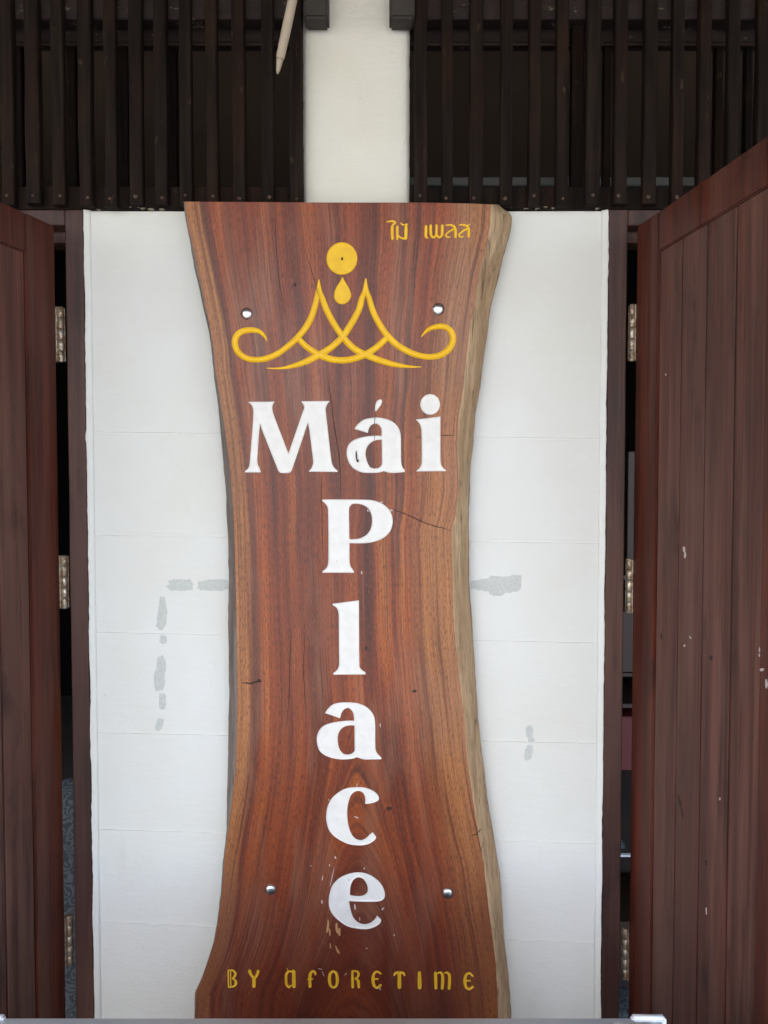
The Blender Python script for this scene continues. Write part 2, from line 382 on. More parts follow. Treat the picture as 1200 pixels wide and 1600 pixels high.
# bare grey patches
def blob(cx, cy, w_, h_, seed, tilt=0.0, Y=-.0010):
    bm = bmesh.new(); n = 40; top, bot = [], []
    c = bm.verts.new(P(cx, cy, Y - .0006))
    for i in range(n):
        a = 2 * math.pi * i / n
        # squarish, lumpy outline
        ca, sa = math.cos(a), math.sin(a); q = (abs(ca) ** 3 + abs(sa) ** 3) ** (-1 / 3)
        rr = q * (1 + .22 * mnoise.noise(Vector((ca * 2.2, sa * 2.2, seed))) + .16 * mnoise.noise(Vector((ca * 6, sa * 6, seed))))
        x = ca * rr * w_ / 2; y = sa * rr * h_ / 2
        x, y = x * math.cos(tilt) - y * math.sin(tilt), x * math.sin(tilt) + y * math.cos(tilt)
        top.append(bm.verts.new(P(cx + x, cy + y, Y))); bot.append(bm.verts.new(P(cx + x * 1.03, cy + y * 1.03, .003)))
    for i in range(n):
        j = (i + 1) % n
        bm.faces.new((c, top[i], top[j])); bm.faces.new((top[i], bot[i], bot[j], top[j]))
    o = bmobj('bare_patch', bm, M_bare, wall)
for a in ((282, 914, 40, 18, 1), (320, 915, 22, 15, 2), (338, 914, 48, 18, 3), (254, 943, 10, 22, 4), (253, 965, 15, 38, 5, .12), (255, 999, 11, 14, 6),
          (252, 1040, 14, 30, 7), (249, 1062, 17, 36, 8), (254, 1096, 11, 26, 9), (249, 1132, 11, 20, 10, .3), (752, 914, 34, 15, 11), (782, 913, 62, 26, 12, .03), (776, 922, 24, 18, 13), (804, 908, 22, 20, 21),
          (827, 1143, 11, 20, 14), (830, 1156, 10, 7, 16), (826, 1176, 12, 24, 15, .2)): blob(*a)

# ---------------------------------------------------------------- lattices over the doors
def lattice(name, label, slats, xa, xb, back, seed):
    t = empty(name, (P((xa + xb) / 2, 300).x, 0, ZT)); tag(t, label, 'wooden lattice', 'timber lattices above the doors')
    inv = Matrix.Translation(-Vector(t.location))
    def lk(o): o.data.transform(inv); return o
    zb0, ztop = P(540, 318, -.03).z, 2.94
    for i, (a, b) in enumerate(slats):
        yf = -.034 + mnoise.noise(Vector((i * 1.7, seed, 0))) * .004
        bm = bmesh.new(); x0, x1 = P(a, 150, yf).x, P(b, 150, yf).x
        wobbly_bar(bm, x0, x1, yf, yf + .021, zb0 - random.uniform(0, .008), ztop, 40, .0022, seed + i)
        lk(bmobj('slat', bm, M_lat, t))
        # nail near the foot of each slat
        bm = bmesh.new(); c = P((a + b) / 2 + random.uniform(-3, 3) + 3 * (1 if a < 600 else -1), 308 + random.uniform(-3, 3), yf)
        r = random.uniform(.0028, .0048); lathe(bm, [(r * 1.1, .0005), (r, -.0012), (r * .5, -.0020)], (c.x, c.y, c.z), 'Y', 9)
        lk(bmobj('nail', bm, M_nail, t, True))
    for i, (a, b, y) in enumerate(back):
        bm = bmesh.new(); wobbly_bar(bm, P(a, 150, y).x, P(b, 150, y).x, y, y + .018, P(540, 306, y).z, ztop, 20, .0015, seed + 50 + i)
        lk(bmobj('rear_slat', bm, M_lat, t))
    X0, X1 = P(xa, 150, 0).x, P(xb, 150, 0).x
    # bottom rail
    bm = bmesh.new(); box(bm, X0, X1, -.011, .034, P(540, 327, -.011).z + .001, P(540, 291, -.011).z, .002); lk(bmobj('bottom_rail', bm, M_lat, t))
    # ragged underside where paint and filler meet the rail
    # header behind the slats
    bm = bmesh.new(); box(bm, X0, X1, -.011, .030, P(540, 29, -.011).z, ztop, .003); lk(bmobj('top_rail', bm, M_head, t))
    bm = bmesh.new(); box(bm, X0, X1, .036, .075, P(540, 66, .036).z, ztop, .002); lk(bmobj('header', bm, M_head, t))
    bm = bmesh.new(); box(bm, X0, X1, .030, .0355, P(540, 71, .03).z, P(540, 67.5, .03).z); lk(bmobj('lip', bm, M_shelf, t))
    return t
SL = [(-42, -21), (-1, 19), (38, 60), (79, 98), (121, 142), (162, 180), (201, 221), (240, 260), (280, 298), (321, 339), (362, 382), (408, 427), (452, 472)]
SR = [(648, 668), (690, 708), (734, 755), (783, 802), (827, 846), (870, 889), (917, 939), (961, 982), (1007, 1028), (1052, 1070), (1093, 1111), (1138, 1156), (1184, 1203), (1229, 1249)]
lattice('slatted_vent', 'dark slatted timber vent left of the white pillar, with the pale pipe in front', SL, -60, 472.5, [(104, 118, .055), (184, 199, .055), (22, 34, .055), (262, 276, .08), (-30, -10, .055)], 2.0)
lattice('slatted_vent', 'dark slatted timber vent right of the white pillar, above the right door', SR, 641.5, 1262, [(893, 913, .012), (944, 955, .04), (1118, 1130, .055), (1165, 1176, .055)], 11.0)
# flaking filler along the top of the wall
bm = bmesh.new()
for i in range(14):
    px = random.uniform(138, 286) if random.random() < .5 else random.uniform(800, 948)
    ww, hh = random.uniform(3, 11), random.uniform(1, 2.6)
    c = P(px, 326 + random.uniform(-3, 1.5), -.013)
    vs = []
    for q in range(6):
        a = q * math.pi / 3
        vs.append(bm.verts.new((c.x + math.cos(a) * ww * .00075 * random.uniform(.6, 1.2), -.0125 + random.uniform(-.001, .0), c.z + math.sin(a) * hh * .00075 * random.uniform(.5, 1.2))))
    f = bm.faces.new(vs)
g = bmesh.ops.extrude_face_region(bm, geom=bm.faces[:]); 
for v in g['geom']:
    if isinstance(v, bmesh.types.BMVert): v.co.y += .010
o = bmobj('flaking_filler', bm, M_filler, wall); o['kind'] = 'stuff'

# beam ends either side of the pillar head
for a, b, lb in ((474.5, 512.5, 'square grey timber beam end against the left side of the pillar head'), (608.5, 648, 'square grey timber beam end against the right side of the pillar head')):
    Y = -.060; x0, x1 = P(a, 20, Y).x, P(b, 20, Y).x; z0 = P(540, 27, Y).z
    o = boxobj('beam_end', (x0, x1, Y, -.006, z0, z0 + .30), M_beamend, None, .005, 2)
    tag(o, lb, 'beam end', 'beam ends at the pillar head')

# pale pipe hanging in front of the left lattice
pp = empty('pipe', P(432, 115, -.10)); tag(pp, 'pale weathered pipe slanting down in front of the left vent near the pillar', 'pipe')
def tube(name, pts, mat, parent, n=14):
    bm = bmesh.new(); rings = []
    for i, (c, r) in enumerate(pts):
        a = pts[max(0, i - 1)][0]; b = pts[min(len(pts) - 1, i + 1)][0]; dr = (b - a).normalized()
        u = dr.cross(Vector((0, 1, 0))).normalized(); v = dr.cross(u)
        rings.append([bm.verts.new(c + (u * math.cos(2 * math.pi * j / n) + v * math.sin(2 * math.pi * j / n)) * r) for j in range(n)])
    for A, B in zip(rings, rings[1:]):
        for j in range(n): bm.faces.new((A[j], A[(j + 1) % n], B[(j + 1) % n], B[j]))
    bm.faces.new(rings[0]); bm.faces.new(rings[-1][::-1])
    return bmobj(name, bm, mat, parent, True)
inv = Vector(pp.location)
a, b = P(437.5, 92, -.10) - inv, P(470, -60, -.16) - inv
tube('pipe_body', [(a, .0084), (a.lerp(b, .02), .0094), (a.lerp(b, .3), .0102), (a.lerp(b, .6), .0098), (b, .0104)], M_pipe, pp)
c = P(433.5, 116, -.095) - inv
tube('pipe_tip', [(c, .0015), (c.lerp(a, .25), .0042), (c.lerp(a, .8), .0068), (c.lerp(a, 1.05), .0072)], M_pipe, pp)

# ---------------------------------------------------------------- door frames
def frame(name, label, xa, xb, s):
    t = empty(name, (xa, 0, 0)); tag(t, label, 'door frame', 'door frames beside the white wall')
    zl = P(540, 352, -.004).z; x0, x1 = min(xa, xb) - xa, max(xa, xb) - xa
    bm = bmesh.new(); wobbly_bar(bm, x0, x1, -.0045, .062, .001, ZT - .001, 40, .0008, 4 + s); bmobj('jamb', bm, M_frame, t)
    # rebate stop further back
    ox0, ox1 = (x1 + .001, x1 + .010) if s > 0 else (x0 - .010, x0 - .001)
    boxobj('stop', (ox0, ox1, .036, .062, .001, zl - .002), M_frame, t, .001)
    f0, f1 = (x1 + .0005, x1 + 1.0) if s > 0 else (x0 - 1.0, x0 - .0005)
    boxobj('lintel', (f0, f1, -.0035, .062, zl, ZT - .0015), M_frame, t, .002)
    boxobj('lintel_stop', (f0 + .002, f1 - .002, .036, .060, zl - .028, zl - .0005), M_frame, t, .001)
    return t
frame('door_frame', 'brown door frame left of the white wall', XL - .0008, P(111, 960).x, -1)
frame('door_frame', 'brown door frame right of the white wall', XR + .0008, P(973.5, 960).x, 1)

# ---------------------------------------------------------------- doors
def door(name, label, hx, hy, rz, s, stile, grooves, hinges, seed):
    t = empty(name, (hx, hy, 0), rz); tag(t, label, 'door', 'open plank doors')
    ztop = P(540, 352, -.004).z - .004; z0 = .012; W = grooves[-1] + .10; th = .036
    def bx(nm, a, b, y0, y1, za, zb, mat, bev=.0015, par=t):
        a, b = sorted((a * s, b * s)); return boxobj(nm, (a, b, y0, y1, za, zb), mat, par, bev, 2)
    rail = .087
    bx('stile', 0, stile - .0004, 0, th, z0, ztop, M_door, .003)
    bx('stile', grooves[-1] + .0004, W, 0, th, z0, ztop, M_door, .003)
    bx('rail', stile + .0004, grooves[-1] - .0004, .0006, th - .0006, ztop - rail, ztop - .001, M_door, .003)
    bx('rail', stile + .0004, grooves[-1] - .0004, .0006, th - .0006, z0, z0 + .12, M_door, .003)
    e = [stile] + grooves
    for i in range(len(e) - 1):
        bm = bmesh.new(); a, b = e[i] + .0026, e[i + 1] - .0026
        g = .0008  # chamfered tongue-and-groove board, set back from the stiles
        y0 = .0050 + random.uniform(-.0006, .0006)
        za, zb = z0 + .121, ztop - rail - .001
        pr = [(a, y0 + g), (a + g, y0), (b - g, y0), (b, y0 + g), (b, th - .008), (a, th - .008)]
        lo = [bm.verts.new((q[0] * s, q[1], za)) for q in pr]; hi = [bm.verts.new((q[0] * s, q[1], zb)) for q in pr]
        for j in range(6): bm.faces.new((lo[j], lo[(j + 1) % 6], hi[(j + 1) % 6], hi[j]))
        bm.faces.new(lo); bm.faces.new(hi); bmobj('board', bm, M_board, t)
    # tongues at the bottom of the grooves, groove shade put into their dark colour
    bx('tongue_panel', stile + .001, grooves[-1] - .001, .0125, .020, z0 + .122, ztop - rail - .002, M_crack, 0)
    for (pa, pb) in hinges:
        za, zb = P(90 if s < 0 else 1000, pb, hy).z, P(90 if s < 0 else 1000, pa, hy).z
        h = empty('hinge', (0, 0, za), 0, t); n = 5; H = zb - za; kx = -.0108 * s; ky = -.004
        for i in range(n):
            bm = bmesh.new(); a = H * i / n + .0004; b = H * (i + 1) / n - .0004; r = .0066 + random.uniform(-.0003, .0003)
            lathe(bm, [(r - .0010, a), (r, a + .0010), (r, b - .0010), (r - .0010, b)], (kx, ky, 0), 'Z', 16)
            bmobj('knuckle', bm, M_hinge, h, True)
        xs = sorted((-.0045 * s, .0030 * s)); boxobj('leaf', (xs[0], xs[1], -.0032, -.0006, .002, H - .002), M_hinge, h, .0006)
        xs = sorted((-.0175 * s, -.0190 * s)); boxobj('leaf', (xs[0], xs[1], -.010, .022, .002, H - .002), M_hinge, h, .0004)
    return t
dl = door('door', 'reddish brown plank door standing open at the left edge of the photo', P(90.5, 700, -.010).x, -.010, R(74.2), -1, .094,
          [.1805, .267, .353, .44, .527], [(478, 565), (868, 952), (1433, 1512)], 1)
dr = door('door', 'wide reddish brown plank door standing open on the right with white scratches', P(991.5, 700, -.010).x, -.010, R(-81.6), 1, .0995,
          [.1915, .2834, .3797, .4718], [(474, 564), (873, 959), (1454, 1534)], 5)
# chips and scratches on the right door, on its face
def on_door(t, s, tt, py, guess):
    return None
def chips(name, parent, items, mat, kind='stuff', y=-.0004, th=.0010, seed=0, sx=1):
    bm = bmesh.new()
    for (x, z, w_, h_, tilt) in items:
        n = 9; vs = []
        for i in range(n):
            a = 2 * math.pi * i / n; rr = 1 + .45 * mnoise.noise(Vector((math.cos(a) * 1.9, math.sin(a) * 1.9, x * 91 + z * 37 + seed)))
            u, v = math.cos(a) * w_ / 2 * rr, math.sin(a) * h_ / 2 * rr
            vs.append(bm.verts.new((x + u * math.cos(tilt) - v * math.sin(tilt), y, z + u * math.sin(tilt) + v * math.cos(tilt))))
        bm.faces.new(vs)
    g = bmesh.ops.extrude_face_region(bm, geom=bm.faces[:])
    for v in g['geom']:
        if isinstance(v, bmesh.types.BMVert): v.co.y += th
    o = bmobj(name, bm, mat, parent); o['kind'] = kind; return o
items = []
def rdoor(px, py):
    """local (t, z) on the right door face for a pixel"""
    ray = P(px, py, 0) - Vector((0, CY, CZ)); o = Vector((0, CY, CZ)); hx, hy = dr.location.x, dr.location.y; a = R(-81.6)
    nx_, ny_ = -math.sin(a), math.cos(a)
    k_ = ((hx - o.x) * nx_ + (hy - o.y) * ny_) / (ray.x * nx_ + ray.y * ny_); q = o + ray * k_
    return ((q.x - hx) * math.cos(a) + (q.y - hy) * math.sin(a), q.z)
for px, py, w_, h_, tl in ((1065.5, 858, .008, .012, .1), (1067, 867, .007, .014, -.1), (1066, 1009, .007, .005, .4), (1075, 996, .009, .003, -.4), (1121, 1248, .003, .006, 0), (1100, 1424, .003, .014, .1),
                          (1184, 1016, .006, .009, 0), (1183, 1024, .004, .006, .3), (1191, 1046, .012, .005, .5), (1198, 1068, .007, .015, 0), (1037, 585, .005, .004, .3)):
    t_, z_ = rdoor(px, py); items.append((t_, z_, w_, h_, tl))
chips('paint_chip', dr, [i for i in items if i[0] < .4718], M_chip, y=.0042, th=.0016)
chips('paint_chip', dr, [i for i in items if i[0] >= .4718], M_chip, y=-.0006, th=.0012)
items = []
for px, py, w_, h_, tl in ((1058, 1252, .010, .03, .5), (1062, 1270, .008, .02, .4), (1107, 1028, .010, .010, 0), (1030, 995, .006, .016, 0), (1100, 1348, .006, .010, 0)):
    t_, z_ = rdoor(px, py); items.append((t_, z_, w_, h_, tl))
chips('dark_scar', dr, items, M_crack, y=.0042, th=.0015)

# ---------------------------------------------------------------- the signboard
YF, YB, YK = -.068, -.030, -.012
FL = [(288, 314), (294, 353), (303, 394), (312, 437), (321, 479), (328, 512), (333.5, 545), (336.5, 580), (341, 606), (348, 650), (352, 675), (357, 712), (362, 765), (366, 825), (368, 896), (369, 950), (370, 1012), (371, 1087), (370, 1153), (368.5, 1200), (362, 1257), (356, 1300), (351, 1337), (346, 1400), (341, 1437), (335, 1470), (326, 1500), (317, 1525), (305.5, 1551), (305, 1590), (304, 1670)]
SLt = [(286.5, 314), (291.5, 353), (299.5, 394), (308.5, 437), (317.5, 479), (325, 512), (330.5, 545), (334, 580), (337, 606), (343.5, 660), (348, 712), (353, 769), (355.6, 825), (357, 896), (356, 975), (357, 1012), (358, 1087), (356.5, 1153), (356.5, 1200), (355, 1262), (352.5, 1307), (349, 1342), (344.5, 1400), (339.5, 1440), (334, 1470), (325, 1500), (316, 1525), (304.5, 1551), (304, 1590), (303, 1670)]
FR = [(767, 314), (766, 335), (765, 357), (757, 394), (749, 426), (742, 469), (734, 512), (729, 554), (724, 606), (716.5, 651), (714, 694), (715.6, 731), (716.5, 765), (712, 806), (705.5, 827), (706, 862), (707.5, 900), (708, 947), (710, 990), (714.7, 1031), (720, 1078), (726, 1125), (729, 1172), (732, 1200), (739, 1250), (747.5, 1305), (756, 1350), (762.5, 1412), (769, 1462), (774, 1500), (777.5, 1550), (778, 1590), (779, 1670)]
SRt = [(774, 314), (786, 326), (797, 333), (800, 341), (798, 357), (793.5, 376), (786, 400), (779, 432), (772, 460), (764, 497), (760, 535), (754, 572), (750.5, 605), (744, 643), (740, 684), (736, 727), (734, 765), (732.5, 825), (732.8, 900), (736, 956), (740, 1012), (744, 1069), (747.5, 1125), (751, 1162), (756.5, 1200), (761, 1245), (771, 1300), (776, 1335), (782.5, 1380), (786, 1437), (791, 1487), (795, 1537), (799, 1580), (800, 1600), (801, 1670)]
def it(tb, y):
    ys = [q[1] for q in tb]; return float(np.interp(y, ys, [q[0] for q in tb]))
# ---- glyph drawing: signed distance fields in photo pixels
def cat(pts, close=True, sub=6):
    """smooth closed outline through pts; a third entry marks a corner"""
    n = len(pts); out = []
    for i in range(n):
        p0, p1, p2, p3 = (pts[(i + q) % n] for q in (-1, 0, 1, 2))
        c1, c2 = len(p1) > 2, len(p2) > 2
        A, B = np.array(p1[:2], float), np.array(p2[:2], float)
        t1 = (B - A) if c1 else (np.array(p2[:2]) - np.array(p0[:2])) / 2
        t2 = (B - A) if c2 else (np.array(p3[:2]) - np.array(p1[:2])) / 2
        L = np.linalg.norm(B - A)
        for t in (t1, t2):
            l = np.linalg.norm(t)
            if l > L * 1.2: t *= L * 1.2 / l
        for j in range(sub):
            u = j / sub
            out.append(A * (2*u**3 - 3*u**2 + 1) + t1 * (u**3 - 2*u**2 + u) + B * (-2*u**3 + 3*u**2) + t2 * (u**3 - u**2))
            if c1 and c2: break
    return np.array(out)
def spline(pts, sub=6):
    """open smooth stroke: (x, y, width)"""
    q = np.array(pts, float); out = []
    for i in range(len(q) - 1):
        p0 = q[max(0, i - 1)]; p1 = q[i]; p2 = q[i + 1]; p3 = q[min(len(q) - 1, i + 2)]
        for j in range(sub):
            u = j / sub
            out.append(.5 * (2*p1 + (p2 - p0)*u + (2*p0 - 5*p1 + 4*p2 - p3)*u*u + (-p0 + 3*p1 - 3*p2 + p3)*u**3))
    out.append(q[-1]); return np.array(out)
def segd(X, Y, a, b):
    ab = b - a; t = np.clip(((X - a[0]) * ab[0] + (Y - a[1]) * ab[1]) / max(1e-9, ab @ ab), 0, 1)
    return np.hypot(X - a[0] - t * ab[0], Y - a[1] - t * ab[1]), t
def sdf_poly(X, Y, loops):
    dmin = np.full(X.shape, 1e9); ins = np.zeros(X.shape, bool)
    for lp in loops:
        m = len(lp)
        for i in range(m):
            a, b = lp[i], lp[(i + 1) % m]
            dd, _ = segd(X, Y, a, b); dmin = np.minimum(dmin, dd)
            if a[1] != b[1]:
                cnd = ((a[1] > Y) != (b[1] > Y)) & (X < (b[0] - a[0]) * (Y - a[1]) / (b[1] - a[1]) + a[0]); ins ^= cnd
    return np.where(ins, -dmin, dmin)
def sdf_strokes(X, Y, strokes):
    r = np.full(X.shape, 1e9)
    for st in strokes:
        for i in range(len(st) - 1):
            a, b = st[i], st[i + 1]
            dd, t = segd(X, Y, a[:2], b[:2]); r = np.minimum(r, dd - (a[2] + (b[2] - a[2]) * t) / 2)
    return r
def contours(F, x0, y0, h):
    """marching squares at level 0 with linked loops"""
    ny, nx = F.shape; segs = {}
    def ex(i, j, k_):      # crossing on the edge from grid node; k_=0 horizontal, 1 vertical
        if k_ == 0: a, b = F[j, i], F[j, i + 1]; t = a / (a - b); return (x0 + (i + t) * h, y0 + j * h)
        a, b = F[j, i], F[j + 1, i]; t = a / (a - b); return (x0 + i * h, y0 + (j + t) * h)
    neg = F < 0
    s = neg[:-1, :-1].astype(int) + neg[:-1, 1:] * 2 + neg[1:, 1:] * 4 + neg[1:, :-1] * 8
    nxt = {}
    T = {1: [('L', 'T')], 2: [('T', 'R')], 3: [('L', 'R')], 4: [('R', 'B')], 5: [('L', 'T'), ('R', 'B')], 6: [('T', 'B')], 7: [('L', 'B')],
         8: [('B', 'L')], 9: [('B', 'T')], 10: [('T', 'R'), ('B', 'L')], 11: [('B', 'R')], 12: [('R', 'L')], 13: [('R', 'T')], 14: [('T', 'L')]}
    for j, i in zip(*np.nonzero((s > 0) & (s < 15))):
        key = {'T': (i, j, 0), 'B': (i, j + 1, 0), 'L': (i, j, 1), 'R': (i + 1, j, 1)}
        for a, b in T[int(s[j, i])]: nxt.setdefault(key[a], []).append(key[b])
    loops = []
    adj = {}
    for a, bs in nxt.items():
        for b in bs: adj.setdefault(a, []).append(b); adj.setdefault(b, []).append(a)
    seen = set()
    for st in list(adj):
        if st in seen: continue
        lp = [st]; seen.add(st); cur = st
        while True:
            c_ = [q for q in adj[cur] if q not in seen]
            if not c_: break
            cur = c_[0]; seen.add(cur); lp.append(cur)
        if len(lp) > 5: loops.append([ex(*q) for q in lp])
    # drop points that crowd together
    res = []
    for lp in loops:
        o_ = [lp[0]]
        for q in lp[1:]:
            if math.hypot(q[0] - o_[-1][0], q[1] - o_[-1][1]) > h * .55: o_.append(q)
        if math.hypot(o_[0][0] - o_[-1][0], o_[0][1] - o_[-1][1]) < h * .55: o_.pop()
        if len(o_) > 5: res.append(o_)
    return res
GL = []      # name, label, sdf function, bbox, material, profile(depth in m, rim in px), round
def sc(pts, s, ox, oy): return [((p[0] / s + ox), (p[1] / s + oy)) + tuple(p[2:]) for p in pts]
def circ(cx, cy, rx, ry, n=40): return [(cx + rx * math.cos(2 * math.pi * i / n), cy + ry * math.sin(2 * math.pi * i / n)) for i in range(n)]
def add_poly(name, label, loops, mat, depth, rim, hh=.7): GL.append((name, label, 'p', [cat(l) for l in loops], mat, depth, rim, hh))
def add_str(name, label, strokes, mat, depth, rim, hh=.5): GL.append((name, label, 's', [spline(l) for l in strokes], mat, depth, rim, hh))
q = 7.5; O = (375, 610)
add_poly('carved_letter', 'white carved capital M', [sc([(98, 135, 1), (405, 132, 1), (383, 170), (378, 215), (392, 280), (568, 742, 1), (735, 255), (752, 205), (745, 170), (718, 128, 1), (1052, 125, 1), (1018, 170), (1003, 220), (1010, 300), (1065, 780), (1082, 870), (1110, 912), (1145, 945, 1), (1140, 955, 1), (805, 950, 1), (838, 910), (857, 850), (853, 780), (808, 430), (795, 372, 1), (778, 430), (612, 920), (597, 952), (570, 967), (485, 967), (462, 955), (445, 930), (250, 440), (236, 385, 1), (228, 440), (203, 780), (207, 860), (226, 905), (243, 960, 1), (60, 960, 1), (62, 945), (95, 915), (112, 870), (120, 790), (155, 330), (157, 240), (148, 195), (130, 165)], q, *O)], M_letw, .0024, 1.6)
q = 7.0588; O = (530, 610)
add_poly('carved_letter', 'white carved small a under its accent', [sc([(168, 425, 1), (205, 375), (260, 330), (330, 308), (430, 300), (530, 320), (600, 355), (650, 410), (675, 480), (680, 600), (682, 780), (694, 840), (725, 885, 1), (718, 900, 1), (640, 908), (560, 908), (492, 890, 1), (440, 905), (340, 910), (240, 900), (160, 860), (110, 800), (85, 720), (88, 640), (120, 580), (180, 540), (280, 512), (400, 500), (467, 503, 1), (468, 440), (450, 395), (415, 368), (380, 368), (345, 390), (325, 425), (315, 468, 1)], q, *O),
    sc([(470, 543, 1), (410, 548), (350, 575), (305, 630), (290, 700), (305, 780), (335, 840), (370, 860), (420, 860), (455, 840), (472, 810, 1)], q, *O)], M_letw, .0024, 1.6)
add_poly('carved_accent', 'small white accent stroke', [sc([(470, 106), (440, 103), (410, 130), (397, 180), (396, 225), (408, 230), (440, 188), (466, 145)], q, *O)], M_letw, .0016, 1.5)
add_poly('carved_dot', 'round white dot of the i', [sc(circ(1003, 155, 108, 113), q, *O)], M_letw, .0024, 1.6)
add_poly('carved_letter', 'white carved i stem', [sc([(845, 322, 1), (1115, 288, 1), (1116, 780), (1132, 840), (1180, 885, 1), (1175, 890, 1), (850, 892, 1), (890, 850), (910, 790), (908, 450), (895, 385), (870, 345)], q, *O)], M_letw, .0024, 1.6)
q = 8.571; O = (490, 770)
add_poly('carved_letter', 'white carved capital P', [sc([(108, 98, 1), (150, 90), (400, 90), (740, 95), (860, 120), (960, 175), (1030, 260), (1058, 370), (1035, 490), (970, 575), (880, 630), (760, 665), (640, 675), (480, 675, 1), (480, 900), (492, 975), (540, 1055, 1), (535, 1070, 1), (122, 1068, 1), (122, 1052, 1), (170, 1010), (192, 960), (200, 850), (195, 250), (185, 185), (160, 145)], q, *O),
    sc([(478, 622, 1), (474, 220), (490, 175), (530, 148), (600, 148), (680, 170), (740, 220), (778, 310), (780, 420), (755, 505), (700, 570), (620, 610), (540, 622)], q, *O)], M_letw, .0024, 1.6)
add_poly('carved_letter', 'white carved small l', [sc([(120, 165, 1), (625, 100, 1), (632, 1330), (660, 1420), (750, 1485, 1), (750, 1522, 1), (140, 1525, 1), (133, 1500, 1), (200, 1445), (238, 1370), (245, 1300), (238, 400), (228, 310), (195, 240), (125, 190, 1)], 12.308, 510, 930)], M_letw, .0024, 1.6)
q = 10; O = (485, 1090)
add_poly('carved_letter', 'white carved small a below the l', [sc([(230, 240, 1), (270, 180), (340, 115), (450, 80), (620, 75), (760, 95), (880, 150), (960, 230), (1000, 320), (1012, 450), (1012, 740), (1030, 850), (1112, 945, 1), (1100, 962, 1), (960, 965), (840, 965), (770, 945), (728, 930, 1), (650, 955), (500, 965), (350, 945), (220, 895), (140, 820), (103, 700), (105, 600), (140, 510), (210, 440), (330, 395), (480, 370), (600, 360), (683, 362, 1), (680, 290), (660, 220), (620, 175), (585, 160), (530, 180), (490, 230), (460, 320, 1)], q, *O),
    sc([(690, 433, 1), (600, 435), (510, 465), (450, 530), (425, 630), (435, 740), (470, 830), (520, 878), (580, 890), (640, 878), (685, 840), (692, 800, 1)], q, *O)], M_letw, .0024, 1.6)
add_poly('carved_letter', 'white carved small c', [sc([(850, 430, 1), (850, 330), (820, 240), (770, 200), (710, 190), (640, 210), (580, 270), (535, 390), (508, 560), (520, 760), (560, 930), (620, 1040), (700, 1100), (790, 1110), (870, 1070), (930, 1010), (985, 965, 1), (1030, 1020), (1050, 1070), (1000, 1130), (900, 1185), (760, 1210), (580, 1195), (430, 1140), (270, 1040), (170, 920), (120, 750), (120, 620), (150, 460), (230, 320), (350, 215), (500, 140), (680, 120), (820, 125), (960, 170), (1070, 250), (1103, 320), (1090, 365), (1020, 405), (930, 425)], 12, 500, 1220)], M_letw, .0024, 1.6)
q = 10.909; O = (500, 1355)
add_poly('carved_letter', 'white carved small e', [sc([(490, 575, 1), (700, 585), (960, 585), (1040, 570), (1090, 530), (1105, 460), (1080, 360), (1010, 250), (900, 160), (780, 105), (660, 88), (500, 110), (340, 180), (220, 300), (170, 430), (150, 570), (165, 700), (230, 820), (350, 930), (480, 1010), (640, 1045), (780, 1055), (900, 1030), (1000, 975), (1035, 930), (1035, 890), (975, 825, 1), (930, 890), (860, 945), (770, 972), (680, 955), (600, 900), (550, 820), (520, 720)], q, *O),
    sc([(508, 475, 1), (518, 340), (555, 235), (610, 185), (670, 172), (740, 200), (790, 270), (815, 350), (810, 420), (770, 465), (700, 490), (600, 490)], q, *O)], M_letw, .0024, 1.6)
# emblem
add_poly('emblem_disc', 'round yellow disc with a pin hole', [circ(534.2, 404, 24, 25.3)], M_lety, .0020, 1.5)
add_poly('emblem_drop', 'yellow drop under the disc', [[(535, 432, 1), (539, 440), (545.5, 451), (548.7, 461), (546, 469), (540, 474), (534.5, 475.2), (528, 473.5), (523, 468), (521.8, 460), (525, 450), (531, 440)]], M_lety, .0020, 1.5)
LG = [
 [(417, 533, 1.5), (413.5, 525.5, 4.5), (406, 518.5, 6.5), (398, 516, 8), (389, 515.8, 9), (377, 518.5, 9.5), (369, 526, 10), (367, 536, 10), (370, 547, 9.5), (377, 555, 9), (388, 560.5, 8.7), (402, 562, 8.6), (416, 560, 9), (433, 553, 9), (451, 540, 9), (467, 525, 9.5), (480, 508, 10), (488.5, 490, 9.5), (493.5, 472, 8.5), (496, 456, 6), (498.4, 437.5, 2)],
 [(498.4, 437.5, 2), (500.5, 456, 6), (503.8, 467, 9), (511, 486, 9.5), (522.5, 507, 9.5), (535, 525.5, 9.5), (549, 541, 10), (563, 550.5, 10), (577.5, 557, 10), (598, 564.5, 9.5), (618.7, 570, 7.5), (641, 573, 4), (658, 573.2, 1.2)],
 [(571.5, 435.5, 2), (569, 455, 6), (565.5, 466, 9), (560.5, 484, 9.5), (550.5, 503, 10), (538, 523, 10), (532, 530, 10), (517.8, 542.6, 10), (502, 552.5, 10), (486, 561, 10), (470.3, 568, 8.5), (451.3, 573.3, 5.5), (435.5, 575.6, 3), (417, 575.3, 1.2)],
 [(571.5, 435.5, 2), (573.5, 455, 6), (577, 467, 8.5), (583, 487, 9.5), (593, 506.5, 9.5), (606, 525, 10), (621.8, 540, 10), (640.8, 550.5, 9.5), (656.7, 555.8, 9), (672.5, 557.6, 9), (688.3, 554.5, 9.5), (701, 545.7, 10), (707.5, 532, 10), (705.5, 519.5, 9.5), (697, 511.5, 9), (686.7, 509.8, 8.5), (674, 512.5, 7), (664.5, 518.5, 4.5), (658.6, 526, 1.8)],
 [(467, 530, 9), (476.7, 540, 9), (489.3, 549, 9.5), (502, 556, 10), (517.8, 561.3, 10), (532, 563, 10), (545.8, 562, 10), (561.7, 557.6, 10), (576, 551, 10), (588, 543, 10), (603, 529.5, 9)]]
